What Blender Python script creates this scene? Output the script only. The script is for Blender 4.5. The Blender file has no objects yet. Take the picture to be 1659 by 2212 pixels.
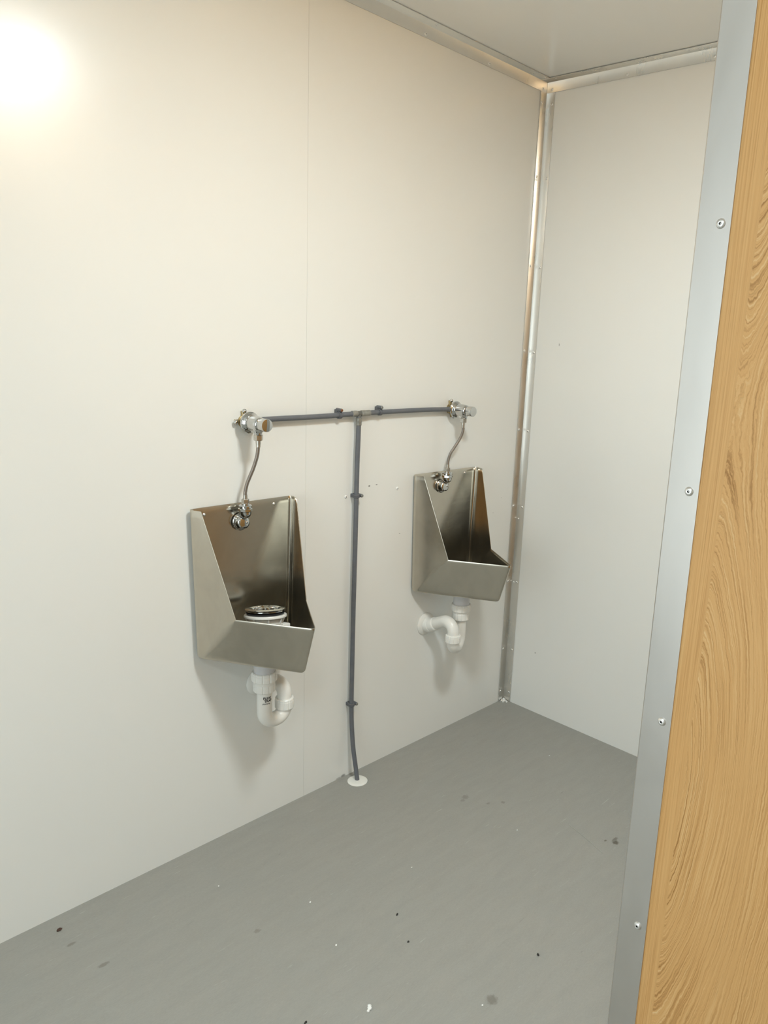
import bpy, bmesh, math, random
from mathutils import Vector, Matrix

random.seed(4)
scene = bpy.context.scene
col = scene.collection
PI = math.pi

# ------------------------------------------------------------------ camera
FPX, IW, IH = 1668.06, 1659.0, 2212.0
RIGHT = Vector((0.66570, -0.74431, 0.05340))
DOWN = Vector((-0.13764, -0.19281, -0.97153))
FWD = Vector((0.73342, 0.63940, -0.23080))
CAM = Vector((-2.4502, -1.8394, 1.4890))
cd = bpy.data.cameras.new('camera')
cam = bpy.data.objects.new('camera', cd)
col.objects.link(cam)
cd.sensor_fit = 'VERTICAL'
cd.sensor_height = 24.0
cd.sensor_width = 18.0
cd.lens = FPX / IH * 24.0
cd.shift_x = -165.76 / IH
cd.shift_y = 23.61 / IH
cd.clip_start = 0.02
m = Matrix.Identity(4)
for i in range(3):
    m[i][0] = RIGHT[i]
    m[i][1] = -DOWN[i]
    m[i][2] = -FWD[i]
    m[i][3] = CAM[i]
cam.matrix_world = m
scene.camera = cam

# ------------------------------------------------------------------ light and exposure
world = bpy.data.worlds.new('world')
scene.world = world
world.use_nodes = True
world.node_tree.nodes['Background'].inputs[0].default_value = (0.9, 0.95, 1.0, 1)
world.node_tree.nodes['Background'].inputs[1].default_value = 0.05


def area(name, loc, rot, sx, sy, power, color, shape='RECTANGLE', spread=PI):
    d = bpy.data.lights.new(name, 'AREA')
    d.shape = shape
    d.size = sx
    d.size_y = sy
    d.energy = power
    d.color = color
    d.spread = spread
    o = bpy.data.objects.new(name, d)
    o.location = loc
    o.rotation_euler = rot
    col.objects.link(o)
    return o


area('ceiling_lamp_light', (-1.32, -1.30, 2.352), (0, 0, 0), 0.26, 0.26, 26, (0.84, 0.955, 0.985), 'DISK')
area('added_fill_light', (-2.8, -2.0, 2.352), (0, 0, 0), 0.32, 0.32, 10, (0.84, 0.955, 0.985), 'DISK')  # added fill, unseen: evens out the walls and lights the partition
area('doorway_daylight_fill', (-3.97, -1.35, 1.25), (0, -PI / 2, 0), 1.9, 1.5, 25, (0.84, 0.955, 0.985))  # daylight of an unseen doorway, enlarged and placed to fill the end wall

vs = scene.view_settings
vs.view_transform = 'Standard'
vs.look = 'None'
vs.gamma = 1.0
vs.use_curve_mapping = False
vs.exposure = 0.05

# ------------------------------------------------------------------ materials


def lin(c):
    return tuple(((v / 255) / 12.92 if v / 255 <= 0.04045 else ((v / 255 + 0.055) / 1.055) ** 2.4) for v in c) + (1,)


class NT:
    """short hand for building node trees"""

    def __init__(self, name):
        self.mat = bpy.data.materials.new(name)
        self.mat.use_nodes = True
        self.t = self.mat.node_tree
        self.b = self.t.nodes['Principled BSDF']

    def n(self, kind, **kw):
        nd = self.t.nodes.new(kind)
        for k, v in kw.items():
            setattr(nd, k, v)
        return nd

    def link(self, a, b):
        self.t.links.new(a, b)

    def put(self, sock, v):
        if hasattr(v, 'links') or isinstance(v, bpy.types.NodeSocket):
            self.link(v, sock)
        else:
            sock.default_value = v

    def math(self, op, a, b=0.0, c=None, clamp=False):
        nd = self.n('ShaderNodeMath', operation=op, use_clamp=clamp)
        self.put(nd.inputs[0], a)
        self.put(nd.inputs[1], b)
        if c is not None:
            self.put(nd.inputs[2], c)
        return nd.outputs[0]

    def coord(self, scale=(1, 1, 1), loc=(0, 0, 0)):
        tc = self.n('ShaderNodeTexCoord')
        mp = self.n('ShaderNodeMapping')
        self.link(tc.outputs['Object'], mp.inputs[0])
        mp.inputs['Scale'].default_value = scale
        mp.inputs['Location'].default_value = loc
        return mp.outputs[0]

    def noise(self, vec, scale=1.0, detail=3.0, rough=0.5, dist=0.0):
        nd = self.n('ShaderNodeTexNoise')
        self.link(vec, nd.inputs['Vector'])
        nd.inputs['Scale'].default_value = scale
        nd.inputs['Detail'].default_value = detail
        nd.inputs['Roughness'].default_value = rough
        nd.inputs['Distortion'].default_value = dist
        return nd.outputs['Fac']

    def ramp(self, fac, stops):
        nd = self.n('ShaderNodeValToRGB')
        self.put(nd.inputs[0], fac)
        el = nd.color_ramp.elements
        while len(el) < len(stops):
            el.new(0.5)
        for e, (p, c) in zip(el, stops):
            e.position = p
            e.color = c if len(c) == 4 else tuple(c) + (1,)
        return nd.outputs[0]

    def mix(self, fac, a, b, kind='MIX'):
        nd = self.n('ShaderNodeMix', data_type='RGBA', blend_type=kind)
        self.put(nd.inputs[0], fac)
        self.put(nd.inputs[6], a)
        self.put(nd.inputs[7], b)
        return nd.outputs[2]

    def mapr(self, v, a, b, c, d):
        nd = self.n('ShaderNodeMapRange')
        self.put(nd.inputs[0], v)
        for i, x in enumerate((a, b, c, d)):
            nd.inputs[i + 1].default_value = x
        return nd.outputs[0]

    def bump(self, h, strength=0.1, dist=0.001):
        nd = self.n('ShaderNodeBump')
        self.link(h, nd.inputs['Height'])
        nd.inputs['Strength'].default_value = strength
        nd.inputs['Distance'].default_value = dist
        self.link(nd.outputs[0], self.b.inputs['Normal'])

    def base(self, v):
        self.put(self.b.inputs['Base Color'], v)

    def set(self, rough=0.5, metal=0.0, spec=0.5):
        self.put(self.b.inputs['Roughness'], rough)
        self.put(self.b.inputs['Metallic'], metal)
        self.put(self.b.inputs['Specular IOR Level'], spec)
        return self.mat

    def spot_mask(self, spots, axes=(0, 1), wob=0.5):
        """soft irregular spots of dirt at given places of the surface; each (u, v, ru, rv, strength)"""
        tc = self.n('ShaderNodeTexCoord')
        sp = self.n('ShaderNodeSeparateXYZ')
        self.link(tc.outputs['Object'], sp.inputs[0])
        nz = self.noise(tc.outputs['Object'], 160.0, 3.0)
        tot = None
        for u, v, ru, rv, s in spots:
            a = self.math('DIVIDE', self.math('SUBTRACT', sp.outputs[axes[0]], u), ru)
            b = self.math('DIVIDE', self.math('SUBTRACT', sp.outputs[axes[1]], v), rv)
            d = self.math('SQRT', self.math('ADD', self.math('MULTIPLY', a, a), self.math('MULTIPLY', b, b)))
            d = self.math('ADD', d, self.math('MULTIPLY', self.math('SUBTRACT', nz, 0.5), wob * 2))
            k = self.math('MULTIPLY', self.mapr(d, 0.55, 1.05, 1.0, 0.0), s)
            tot = k if tot is None else self.math('MAXIMUM', tot, k)
        return tot


def simple(name, color, rough=0.5, metal=0.0, spec=0.5, var=0.0, scale=30.0):
    t = NT(name)
    if var:
        nz = t.noise(t.coord(), scale, 4.0)
        c2 = tuple(max(0, v * (1 - var)) for v in color[:3]) + (1,)
        t.base(t.ramp(nz, [(0.35, c2), (0.65, color)]))
    else:
        t.base(color)
    return t.set(rough, metal, spec)


def mat_wall(name, marks, axes):
    t = NT(name)
    big = t.noise(t.coord(), 1.3, 3.0)
    c = t.ramp(big, [(0.3, (0.795, 0.789, 0.755)), (0.7, (0.818, 0.811, 0.776))])
    if marks:
        c = t.mix(t.spot_mask(marks, axes), c, (0.09, 0.08, 0.07, 1))
    t.base(c)
    fine = t.noise(t.coord(), 6.0, 5.0, 0.6)
    t.bump(t.noise(t.coord(), 240.0, 2.0), 0.03, 0.0005)
    return t.set(t.mapr(fine, 0.3, 0.7, 0.22, 0.27), 0.0, 0.5)


def mat_floor():
    t = NT('vinyl_floor')
    v1 = t.noise(t.coord((9.0, 38.0, 1)), 1.0, 6.0, 0.68, 0.5)
    v2 = t.noise(t.coord((16.0, 150.0, 1), (3, 7, 0)), 1.0, 2.0, 0.5, 0.3)
    v3 = t.noise(t.coord((16.0, 130.0, 1), (11, 2, 0)), 1.0, 3.0, 0.55, 0.3)
    base = t.ramp(v1, [(0.25, (0.305, 0.299, 0.271)), (0.55, (0.327, 0.320, 0.290)), (0.8, (0.344, 0.336, 0.306))])
    light = t.mapr(v2, 0.70, 0.78, 0.0, 0.5)
    dark = t.mapr(v3, 0.29, 0.22, 0.0, 0.45)
    c = t.mix(light, base, (0.50, 0.49, 0.46, 1))
    c = t.mix(dark, c, (0.15, 0.145, 0.125, 1))
    gr = t.noise(t.coord((30, 120, 1)), 4.0, 3.0)
    c = t.mix(0.10, c, t.ramp(gr, [(0.35, (0.2, 0.2, 0.18)), (0.65, (0.4, 0.39, 0.36))]))
    st = t.spot_mask([(-0.512, -0.857, 0.013, 0.010, 0.75), (-0.500, -0.848, 0.017, 0.007, 0.5), (-0.527, -0.830, 0.006, 0.004, 0.6),
                      (-1.237, -0.958, 0.016, 0.016, 0.4), (-0.669, -0.3735, 0.015, 0.012, 0.3), (-0.690, -0.380, 0.010, 0.008, 0.25),
                      (-1.8136, -0.2368, 0.016, 0.007, 0.35), (-1.497, -0.3989, 0.010, 0.008, 0.3), (-0.60, -0.48, 0.008, 0.008, 0.3),
                      (-1.84, -0.12, 0.013, 0.006, 0.35), (-0.64, -0.45, 0.008, 0.006, 0.3)])
    c = t.mix(st, c, (0.075, 0.055, 0.03, 1))
    t.base(c)
    t.bump(t.noise(t.coord(), 420.0, 2.0), 0.06, 0.0006)
    return t.set(0.52, 0.0, 0.35)


def mat_steel(name, rough=0.2, tint=(0.56, 0.535, 0.475)):
    t = NT(name)
    br = t.noise(t.coord((3, 3, 260)), 1.0, 3.0)
    sm = t.noise(t.coord((1, 1, 0.6)), 14.0, 4.0, 0.6, 0.8)
    c = t.ramp(sm, [(0.3, tuple(v * 0.88 for v in tint)), (0.7, tint)])
    t.base(c)
    r = t.math('ADD', t.mapr(br, 0.3, 0.7, rough - 0.01, rough + 0.02), t.mapr(sm, 0.45, 0.75, 0.0, 0.03))
    return t.set(r, 1.0, 0.5)


def mat_alu(name, rough=0.34, tint=(0.83, 0.82, 0.80), brush=(220, 220, 3)):
    t = NT(name)
    br = t.noise(t.coord(brush), 1.0, 3.0)
    sm = t.noise(t.coord((1, 1, 0.5)), 9.0, 3.0, 0.5, 0.5)
    t.base(t.ramp(sm, [(0.3, tuple(v * 0.93 for v in tint)), (0.7, tint)]))
    r = t.math('ADD', t.mapr(sm, 0.3, 0.7, rough - 0.05, rough + 0.05), t.mapr(br, 0.3, 0.7, -0.01, 0.01))
    return t.set(r, 1.0, 0.5)


def mat_wood():
    t = NT('oak_laminate')
    tc = t.n('ShaderNodeTexCoord')
    sp = t.n('ShaderNodeSeparateXYZ')
    t.link(tc.outputs['Object'], sp.inputs[0])
    X, Y, Z = sp.outputs
    # across-grain coordinate: sum of x and y so that the side and the front face both carry grain
    A = t.math('ADD', X, Y)
    cmb = t.n('ShaderNodeCombineXYZ')
    t.link(A, cmb.inputs[0])
    t.link(Z, cmb.inputs[2])
    V = cmb.outputs[0]

    def scaled(sx, sz, off=0.0):
        mp = t.n('ShaderNodeMapping')
        t.link(V, mp.inputs[0])
        mp.inputs['Scale'].default_value = (sx, 1, sz)
        mp.inputs['Location'].default_value = (off, off * 0.7, off * 1.3)
        return mp.outputs[0]
    # sawn figure: arches spring from a heart line and sweep up and down along the board
    warp = t.math('SUBTRACT', t.noise(scaled(7, 2.5), 1.0, 2.0, 0.5), 0.5)
    mid = t.math('SUBTRACT', t.noise(scaled(45, 9, 7), 1.0, 3.0, 0.55), 0.5)
    fine = t.math('SUBTRACT', t.noise(scaled(190, 75, 3), 1.0, 3.0, 0.6), 0.5)
    a = t.math('ADD', t.math('SUBTRACT', -0.058, A), t.math('MULTIPLY', warp, 0.006))
    a = t.math('FLOORED_MODULO', t.math('ADD', a, 0.04), 0.34)
    a = t.math('SUBTRACT', a, 0.04)
    ap = t.math('MAXIMUM', a, 0.0)
    g = t.math('SUBTRACT', t.math('SQRT', t.math('ADD', t.math('MULTIPLY', ap, ap), 0.00006)), 0.0077)
    ph = t.math('MULTIPLY', t.math('SUBTRACT', Z, 1.18), 2 * PI / 0.95)
    damp = t.mapr(a, 0.0, 0.09, 1.0, 0.25)
    h = t.math('MULTIPLY', t.math('MULTIPLY', t.math('SINE', ph), 0.052), damp)
    r = t.math('ADD', t.math('ADD', g, h), t.math('ADD', t.math('MULTIPLY', warp, 0.022), t.math('MULTIPLY', mid, 0.007)))
    r = t.math('ADD', r, t.math('MULTIPLY', fine, 0.0030))
    inside = t.mapr(a, -0.0005, 0.0015, 0.0, 1.0)
    flow = t.n('ShaderNodeMix', data_type='FLOAT')
    t.put(flow.inputs[0], inside)
    t.put(flow.inputs[2], t.math('ADD', t.math('SUBTRACT', a, t.math('MULTIPLY', warp, 0.01)), 3.0))
    t.put(flow.inputs[3], r)
    R_ = flow.outputs[0]

    def along(k, kz, off, detail=4.0, rough=0.6):
        q = t.n('ShaderNodeCombineXYZ')
        t.link(t.math('MULTIPLY', R_, k), q.inputs[0])
        t.link(t.math('MULTIPLY', Z, kz), q.inputs[1])
        q.inputs[2].default_value = off
        return t.noise(q.outputs[0], 1.0, detail, rough)
    g1 = along(680, 4.0, 1.0, 3.0, 0.6)
    g2 = along(1100, 12.0, 5.0, 3.0, 0.6)
    g3 = t.noise(scaled(20, 1.4, 2), 1.0, 3.0, 0.5, 0.3)
    figure = t.math('MULTIPLY', inside, t.mapr(a, 0.010, 0.060, 1.0, 0.30))
    c = t.ramp(g1, [(0.28, (0.47, 0.228, 0.066)), (0.50, (0.65, 0.355, 0.128)), (0.72, (0.75, 0.455, 0.19))])
    c = t.mix(t.mapr(g3, 0.35, 0.65, 0.0, 0.45), c, (0.67, 0.38, 0.145, 1))
    c = t.mix(t.mapr(g2, 0.57, 0.72, 0.0, 0.45), c, (0.34, 0.175, 0.052, 1))
    dk = t.math('MULTIPLY', figure, t.mapr(g1, 0.47, 0.30, 0.0, 0.85))
    lt = t.math('MULTIPLY', figure, t.mapr(g1, 0.56, 0.70, 0.0, 0.80))
    c = t.mix(lt, c, (0.76, 0.53, 0.27, 1))
    c = t.mix(dk, c, (0.30, 0.132, 0.028, 1))
    t.base(c)
    t.bump(g1, 0.08, 0.0005)
    return t.set(0.5, 0.0, 0.4)


def mat_braid():
    t = NT('braided_steel')
    w = t.n('ShaderNodeTexWave')
    w.wave_type = 'BANDS'
    w.bands_direction = 'DIAGONAL'
    t.link(t.coord(), w.inputs[0])
    w.inputs['Scale'].default_value = 480
    w.inputs['Distortion'].default_value = 1.0
    t.base(t.ramp(w.outputs['Fac'], [(0.2, (0.24, 0.205, 0.18)), (0.8, (0.52, 0.47, 0.43))]))
    t.bump(w.outputs['Fac'], 0.35, 0.0006)
    return t.set(0.25, 1.0)


M = {}
M['wallA'] = mat_wall('white_wall_panel', [(-0.800, 1.013, 0.005, 0.0028, 0.85), (-0.768, 1.014, 0.005, 0.002, 0.75), (-0.656, 0.833, 0.004, 0.0016, 0.5),
                                           (-0.152, 0.839, 0.003, 0.002, 0.4), (-0.106, 0.894, 0.0025, 0.002, 0.35),
                                           (-0.906, 0.001, 0.016, 0.006, 0.4), (-0.885, 0.001, 0.012, 0.010, 0.65)], (0, 2))
M['wallB'] = mat_wall('white_end_panel', [(-0.146, 0.258, 0.003, 0.004, 0.6), (-0.142, 1.489, 0.003, 0.006, 0.45)], (1, 2))
M['wall'] = simple('pale_grey_panel', (0.62, 0.615, 0.59, 1), 0.4)
M['ceil'] = mat_wall('ceiling_panel', [], (0, 1))
M['gap'] = simple('dark_gap', (0.05, 0.048, 0.045, 1), 0.7)
M['seam'] = simple('panel_joint', (0.6, 0.585, 0.54, 1), 0.6)
M['floor'] = mat_floor()
M['steel'] = mat_steel('brushed_stainless_steel', 0.19, (0.585, 0.545, 0.468))
M['alu'] = mat_alu('mill_aluminium', 0.40, (0.64, 0.615, 0.585))
M['alutrim'] = mat_alu('aluminium_angle', 0.30, (0.80, 0.785, 0.75))
M['wood'] = mat_wood()
M['chrome'] = simple('chrome', (0.60, 0.60, 0.59, 1), 0.06, 1.0, var=0.04)
M['satin'] = simple('satin_nickel', (0.58, 0.55, 0.50, 1), 0.28, 1.0, var=0.12, scale=90)
M['rivet'] = simple('rivet_metal', (0.85, 0.84, 0.82, 1), 0.38, 1.0)
M['brass'] = simple('brass', (0.50, 0.39, 0.21, 1), 0.35, 1.0, var=0.15)
M['copper'] = simple('rusty_screw', (0.36, 0.16, 0.08, 1), 0.5, 0.7, var=0.3)
M['dark'] = simple('dark_hole', (0.01, 0.01, 0.012, 1), 0.6)
M['black'] = simple('black_gap_fill', (0.012, 0.012, 0.012, 1), 0.4)  # near-black for the gaps behind the push button and under the cap
M['ink'] = simple('black_ink', (0.008, 0.008, 0.009, 1), 0.6)
M['pipe'] = simple('grey_plastic_pipe', (0.138, 0.144, 0.158, 1), 0.45, 0.0, 0.45, var=0.12, scale=40)
M['clip'] = simple('grey_plastic_clip', (0.122, 0.126, 0.138, 1), 0.5, 0.0, 0.45, var=0.1)
M['tee'] = simple('dull_pewter_fitting', (0.36, 0.35, 0.31, 1), 0.42, 0.55, var=0.25, scale=120)
M['teebody'] = simple('grey_fitting_body', (0.17, 0.165, 0.145, 1), 0.5, 0.3, var=0.15, scale=80)
M['pvc'] = simple('white_plastic', (0.82, 0.805, 0.76, 1), 0.28, 0.0, 0.5, var=0.02)
M['pvcgrey'] = simple('pale_grey_plastic', (0.62, 0.62, 0.635, 1), 0.35, 0.0, 0.5, var=0.03)
M['disc'] = simple('white_collar_plastic', (0.84, 0.82, 0.76, 1), 0.35, var=0.03)
M['chip'] = simple('white_chip', (0.86, 0.85, 0.82, 1), 0.6)
M['crumb'] = simple('dark_crumb', (0.03, 0.026, 0.022, 1), 0.7)
M['brown'] = simple('brown_crumb', (0.09, 0.045, 0.03, 1), 0.8, var=0.3, scale=200)
M['braid'] = mat_braid()
M['hair'] = simple('pale_fibre', (0.46, 0.45, 0.41, 1), 0.5)
M['lens'] = simple('lamp_diffuser', (0.9, 0.9, 0.88, 1), 0.4)

# ------------------------------------------------------------------ object helpers


def thing(name, label, cat, loc=(0, 0, 0), group=None):
    o = bpy.data.objects.new(name, None)
    o.empty_display_size = 0.05
    o.location = loc
    col.objects.link(o)
    o['label'] = label
    o['category'] = cat
    if group:
        o['group'] = group
    return o


def tag(o, label, cat, group=None):
    o['label'] = label
    o['category'] = cat
    if group:
        o['group'] = group
    return o


def wloc(o):
    v = Vector((0, 0, 0))
    while o is not None:
        v += o.location
        o = o.parent
    return v


def obj(name, bm, mat, parent=None, loc=None, smooth=35, label=None):
    """bm is in world coordinates; the object's origin goes to loc (top level) or to its parent's origin"""
    me = bpy.data.meshes.new(name)
    bmesh.ops.recalc_face_normals(bm, faces=bm.faces)
    org = wloc(parent) if parent is not None else Vector(loc or (0, 0, 0))
    bm.transform(Matrix.Translation(-org))
    bm.to_mesh(me)
    bm.free()
    if smooth:
        me.polygons.foreach_set('use_smooth', [True] * len(me.polygons))
        me.set_sharp_from_angle(angle=math.radians(smooth))
    if isinstance(mat, (list, tuple)):
        for q in mat:
            me.materials.append(q)
    else:
        me.materials.append(mat)
    o = bpy.data.objects.new(name, me)
    col.objects.link(o)
    if parent is not None:
        o.parent = parent
    else:
        o.location = org
    if label:
        o['label'] = label
    return o


def struct(name, bm, mat, loc=(0, 0, 0), smooth=0):
    o = obj(name, bm, mat, None, loc, smooth)
    o['kind'] = 'structure'
    return o


def dup(root, loc, label, group=None):
    r = root.copy()
    col.objects.link(r)
    r.location = loc
    r['label'] = label
    for ch in list(root.children):
        c = ch.copy()
        col.objects.link(c)
        c.parent = r
        for g in ch.children:
            d = g.copy()
            col.objects.link(d)
            d.parent = c
    return r


def box(bm, lo, hi, bevel=0.0, segs=2):
    g = bmesh.ops.create_cube(bm, size=1.0)
    vs_ = g['verts']
    for v in vs_:
        v.co = Vector((lo[i] + (v.co[i] + 0.5) * (hi[i] - lo[i]) for i in range(3)))
    if bevel:
        es = list({e for v in vs_ for e in v.link_edges})
        bmesh.ops.bevel(bm, geom=es, offset=bevel, segments=segs, affect='EDGES', profile=0.5)
    return bm


def basis(axis):
    a = Vector(axis).normalized()
    u = a.cross(Vector((0, 0, 1)))
    if u.length < 1e-4:
        u = Vector((1, 0, 0))
    u.normalize()
    return a, u, a.cross(u).normalized()


def lathe(bm, org, axis, prof, n=32, mod=None, caps=True, twist=0.0):
    """prof: list of (distance along axis, radius)"""
    a, u, w = basis(axis)
    org = Vector(org)
    rings = []
    for s, r in prof:
        ring = []
        for k in range(n):
            th = 2 * PI * k / n + twist
            rr = r * (mod(th) if mod else 1.0)
            ring.append(bm.verts.new(org + a * s + (u * math.cos(th) + w * math.sin(th)) * rr))
        rings.append(ring)
    for p, q in zip(rings, rings[1:]):
        for k in range(n):
            bm.faces.new((p[k], p[(k + 1) % n], q[(k + 1) % n], q[k]))
    if caps:
        bm.faces.new(rings[0][::-1])
        bm.faces.new(rings[-1])
    return bm


def hexa(bm, org, axis, length, r, ch=0.0012, n=6, twist=0.0):
    return lathe(bm, org, axis, [(0, r - ch), (ch, r), (length - ch, r), (length, r - ch)], n, None, True, twist)


def fillet(pts, rad, n=8):
    pts = [Vector(p) for p in pts]
    out = [pts[0]]
    for i in range(1, len(pts) - 1):
        p, a, b = pts[i], pts[i - 1], pts[i + 1]
        d1, d2 = (a - p), (b - p)
        l1, l2 = d1.length, d2.length
        d1.normalize()
        d2.normalize()
        ang = d1.angle(d2)
        if ang > PI - 0.01:
            out.append(p)
            continue
        r = rad[i - 1] if isinstance(rad, (list, tuple)) else rad
        tl = min(r / math.tan(ang / 2), 0.499 * l1 if i > 1 else 0.98 * l1, 0.499 * l2 if i < len(pts) - 2 else 0.98 * l2)
        rr = tl * math.tan(ang / 2)
        bis = (d1 + d2).normalized()
        c = p + bis * (rr / math.sin(ang / 2))
        s, e = p + d1 * tl - c, p + d2 * tl - c
        tot = s.angle(e)
        ax = s.cross(e).normalized()
        for k in range(n + 1):
            out.append(c + Matrix.Rotation(tot * k / n, 3, ax) @ s)
    out.append(pts[-1])
    return out


def smoothpath(pts, n=6):
    pts = [Vector(p) for p in pts]
    P = [pts[0] * 2 - pts[1]] + pts + [pts[-1] * 2 - pts[-2]]
    out = []
    for i in range(1, len(P) - 2):
        for k in range(n):
            t = k / n
            a, b, c, d = P[i - 1], P[i], P[i + 1], P[i + 2]
            out.append(0.5 * ((2 * b) + (c - a) * t + (2 * a - 5 * b + 4 * c - d) * t * t + (3 * b - a - 3 * c + d) * t ** 3))
    out.append(pts[-1])
    return out


def tube(bm, path, r, n=20, caps=True):
    path = [Vector(p) for p in path]
    clean = [path[0]]
    for p in path[1:]:
        if (p - clean[-1]).length > 1e-5:
            clean.append(p)
    path = clean
    tang = [(path[min(i + 1, len(path) - 1)] - path[max(i - 1, 0)]).normalized() for i in range(len(path))]
    _, u, _ = basis(tang[0])
    rings = []
    for i, p in enumerate(path):
        u = (u - tang[i] * u.dot(tang[i])).normalized()
        w = tang[i].cross(u)
        rr = r(i / (len(path) - 1)) if callable(r) else r
        rings.append([bm.verts.new(p + (u * math.cos(2 * PI * k / n) + w * math.sin(2 * PI * k / n)) * rr) for k in range(n)])
    for p, q in zip(rings, rings[1:]):
        for k in range(n):
            bm.faces.new((p[k], p[(k + 1) % n], q[(k + 1) % n], q[k]))
    if caps:
        bm.faces.new(rings[0][::-1])
        bm.faces.new(rings[-1])
    return bm


def B():
    return bmesh.new()


# ------------------------------------------------------------------ the setting
H = 2.4
SEAM = -1.0531
XL, YB = -4.0, -3.2        # far ends of the room behind the viewer
CUBX, CUBY = -1.59, -1.4275    # corner of the toilet cubicle

b = B()
box(b, (XL - 0.05, YB - 0.05, -0.04), (0.05, 0.05, 0.0))
struct('floor', b, M['floor'])
b = B()
box(b, (XL - 0.05, YB - 0.05, H), (0.05, 0.05, H + 0.04))
struct('ceiling', b, M['ceil'])
# urinal wall: two panels that meet in a fine joint
b = B()
box(b, (XL, 0.0, 0), (SEAM - 0.0004, 0.04, H))
box(b, (SEAM + 0.0004, 0.0, 0), (0.0, 0.04, H))
struct('wall_left', b, M['wallA'])
b = B()
box(b, (SEAM - 0.004, 0.0006, 0), (SEAM + 0.004, 0.03, H))
struct('trim_4', b, M['seam'])
b = B()
box(b, (0.0, YB, 0), (0.04, 0.04, H))
struct('wall_right', b, M['wallB'])
b = B()
box(b, (XL, YB - 0.04, 0), (0.0, YB, H))
struct('wall_back', b, M['wall'])
b = B()
box(b, (XL - 0.04, YB, 0), (XL, 0.04, H))
struct('wall_near', b, M['wall'])
b = B()
box(b, (-0.40, CUBY - 0.03, 0), (0.0, CUBY, H))
struct('wall_front', b, M['wall'])


def rivet(parent, p, nrm, r=0.0050, h=0.0022, name='rivet'):
    bm = B()
    lathe(bm, Vector(p) - Vector(nrm) * 0.001, nrm, [(0, r), (0.0012, r), (0.0012 + h * 0.45, r * 0.88), (0.001 + h * 0.85, r * 0.62), (0.001 + h, r * 0.40), (0.001 + h * 0.9, r * 0.27), (0.0006, r * 0.25)], 20)
    o = obj(name, bm, [M['rivet'], M['dark']], parent, smooth=50)
    me = o.data
    for pl in me.polygons:
        c = pl.center
        # the sunk mandrel hole in the middle is dark
        d = (c + wloc(parent) - Vector(p))
        n_ = Vector(nrm)
        radial = (d - n_ * d.dot(n_)).length
        if radial < r * 0.27 + 1e-5:
            pl.material_index = 1
    return o


T, TH, GAP = 0.0369, 0.0018, 0.0012


def angle_profile(bm, o, a, u, w, length, t0=0.0, GAP=0.0012):
    """an L section with legs along u and w, extruded along a from o"""
    o, a, u, w = Vector(o), Vector(a), Vector(u), Vector(w)
    R = 0.0012
    sec = [(0, 0), (T, 0), (T, TH), (TH + R, TH), (TH + R * 0.3, TH + R * 0.3), (TH, TH + R), (TH, T), (0, T)]
    r0 = [bm.verts.new(o + u * (x + GAP) + w * (y + GAP) + a * t0) for x, y in sec]
    r1 = [bm.verts.new(o + u * (x + GAP) + w * (y + GAP) + a * length) for x, y in sec]
    n = len(sec)
    for k in range(n):
        bm.faces.new((r0[k], r0[(k + 1) % n], r1[(k + 1) % n], r1[k]))
    bm.faces.new(r0[::-1])
    bm.faces.new(r1)


# corner angle between the two walls
b = B()
angle_profile(b, (0, 0, 0), (0, 0, 1), (-1, 0, 0), (0, -1, 0), H - T - 0.0012, 0.0015)
tr1 = struct('trim_1', b, M['alutrim'], (0, 0, 0), 30)
for z in (2.327, 2.080, 1.770, 1.459, 1.157, 0.851, 0.535, 0.238, 0.045):
    rivet(tr1, (-T + 0.0085, -TH - GAP, z), (0, -1, 0))
    rivet(tr1, (-TH - GAP, -T + 0.0085, z - 0.004), (-1, 0, 0))
for z in (0.797, 0.528):
    rivet(tr1, (-TH - GAP, -0.013, z), (-1, 0, 0), 0.004)
# ceiling angle over the urinal wall
b = B()
angle_profile(b, (0, 0, H), (-1, 0, 0), (0, 0, -1), (0, -1, 0), -XL, 0.002)
tr2 = struct('trim_2', b, M['alutrim'], (0, 0, 0), 30)
for k in range(13):
    rivet(tr2, (-0.029 - 0.298 * k if k else -0.027, -TH - GAP, H - 0.029), (0, -1, 0))
for k in range(6):
    rivet(tr2, (-0.055 - 0.55 * k, -0.027, H - TH - GAP), (0, 0, -1), 0.004)
# ceiling angle over the end wall
b = B()
angle_profile(b, (0, 0, H), (0, -1, 0), (0, 0, -1), (-1, 0, 0), -CUBY, 0.0036, 0.0018)
tr3 = struct('trim_3', b, M['alutrim'], (0, 0, 0), 30)
for k in range(5):
    rivet(tr3, (-TH - GAP, -0.026 - 0.303 * k, H - 0.028), (-1, 0, 0))
for k in range(3):
    rivet(tr3, (-0.025, -0.055 - 0.5 * k, H - TH - GAP), (0, 0, -1), 0.004)

# ------------------------------------------------------------------ wooden cubicle partition with aluminium edge
LEAN = 0.0056


def lean(bm):
    for v in bm.verts:
        v.co.y += LEAN * v.co.z


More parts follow.
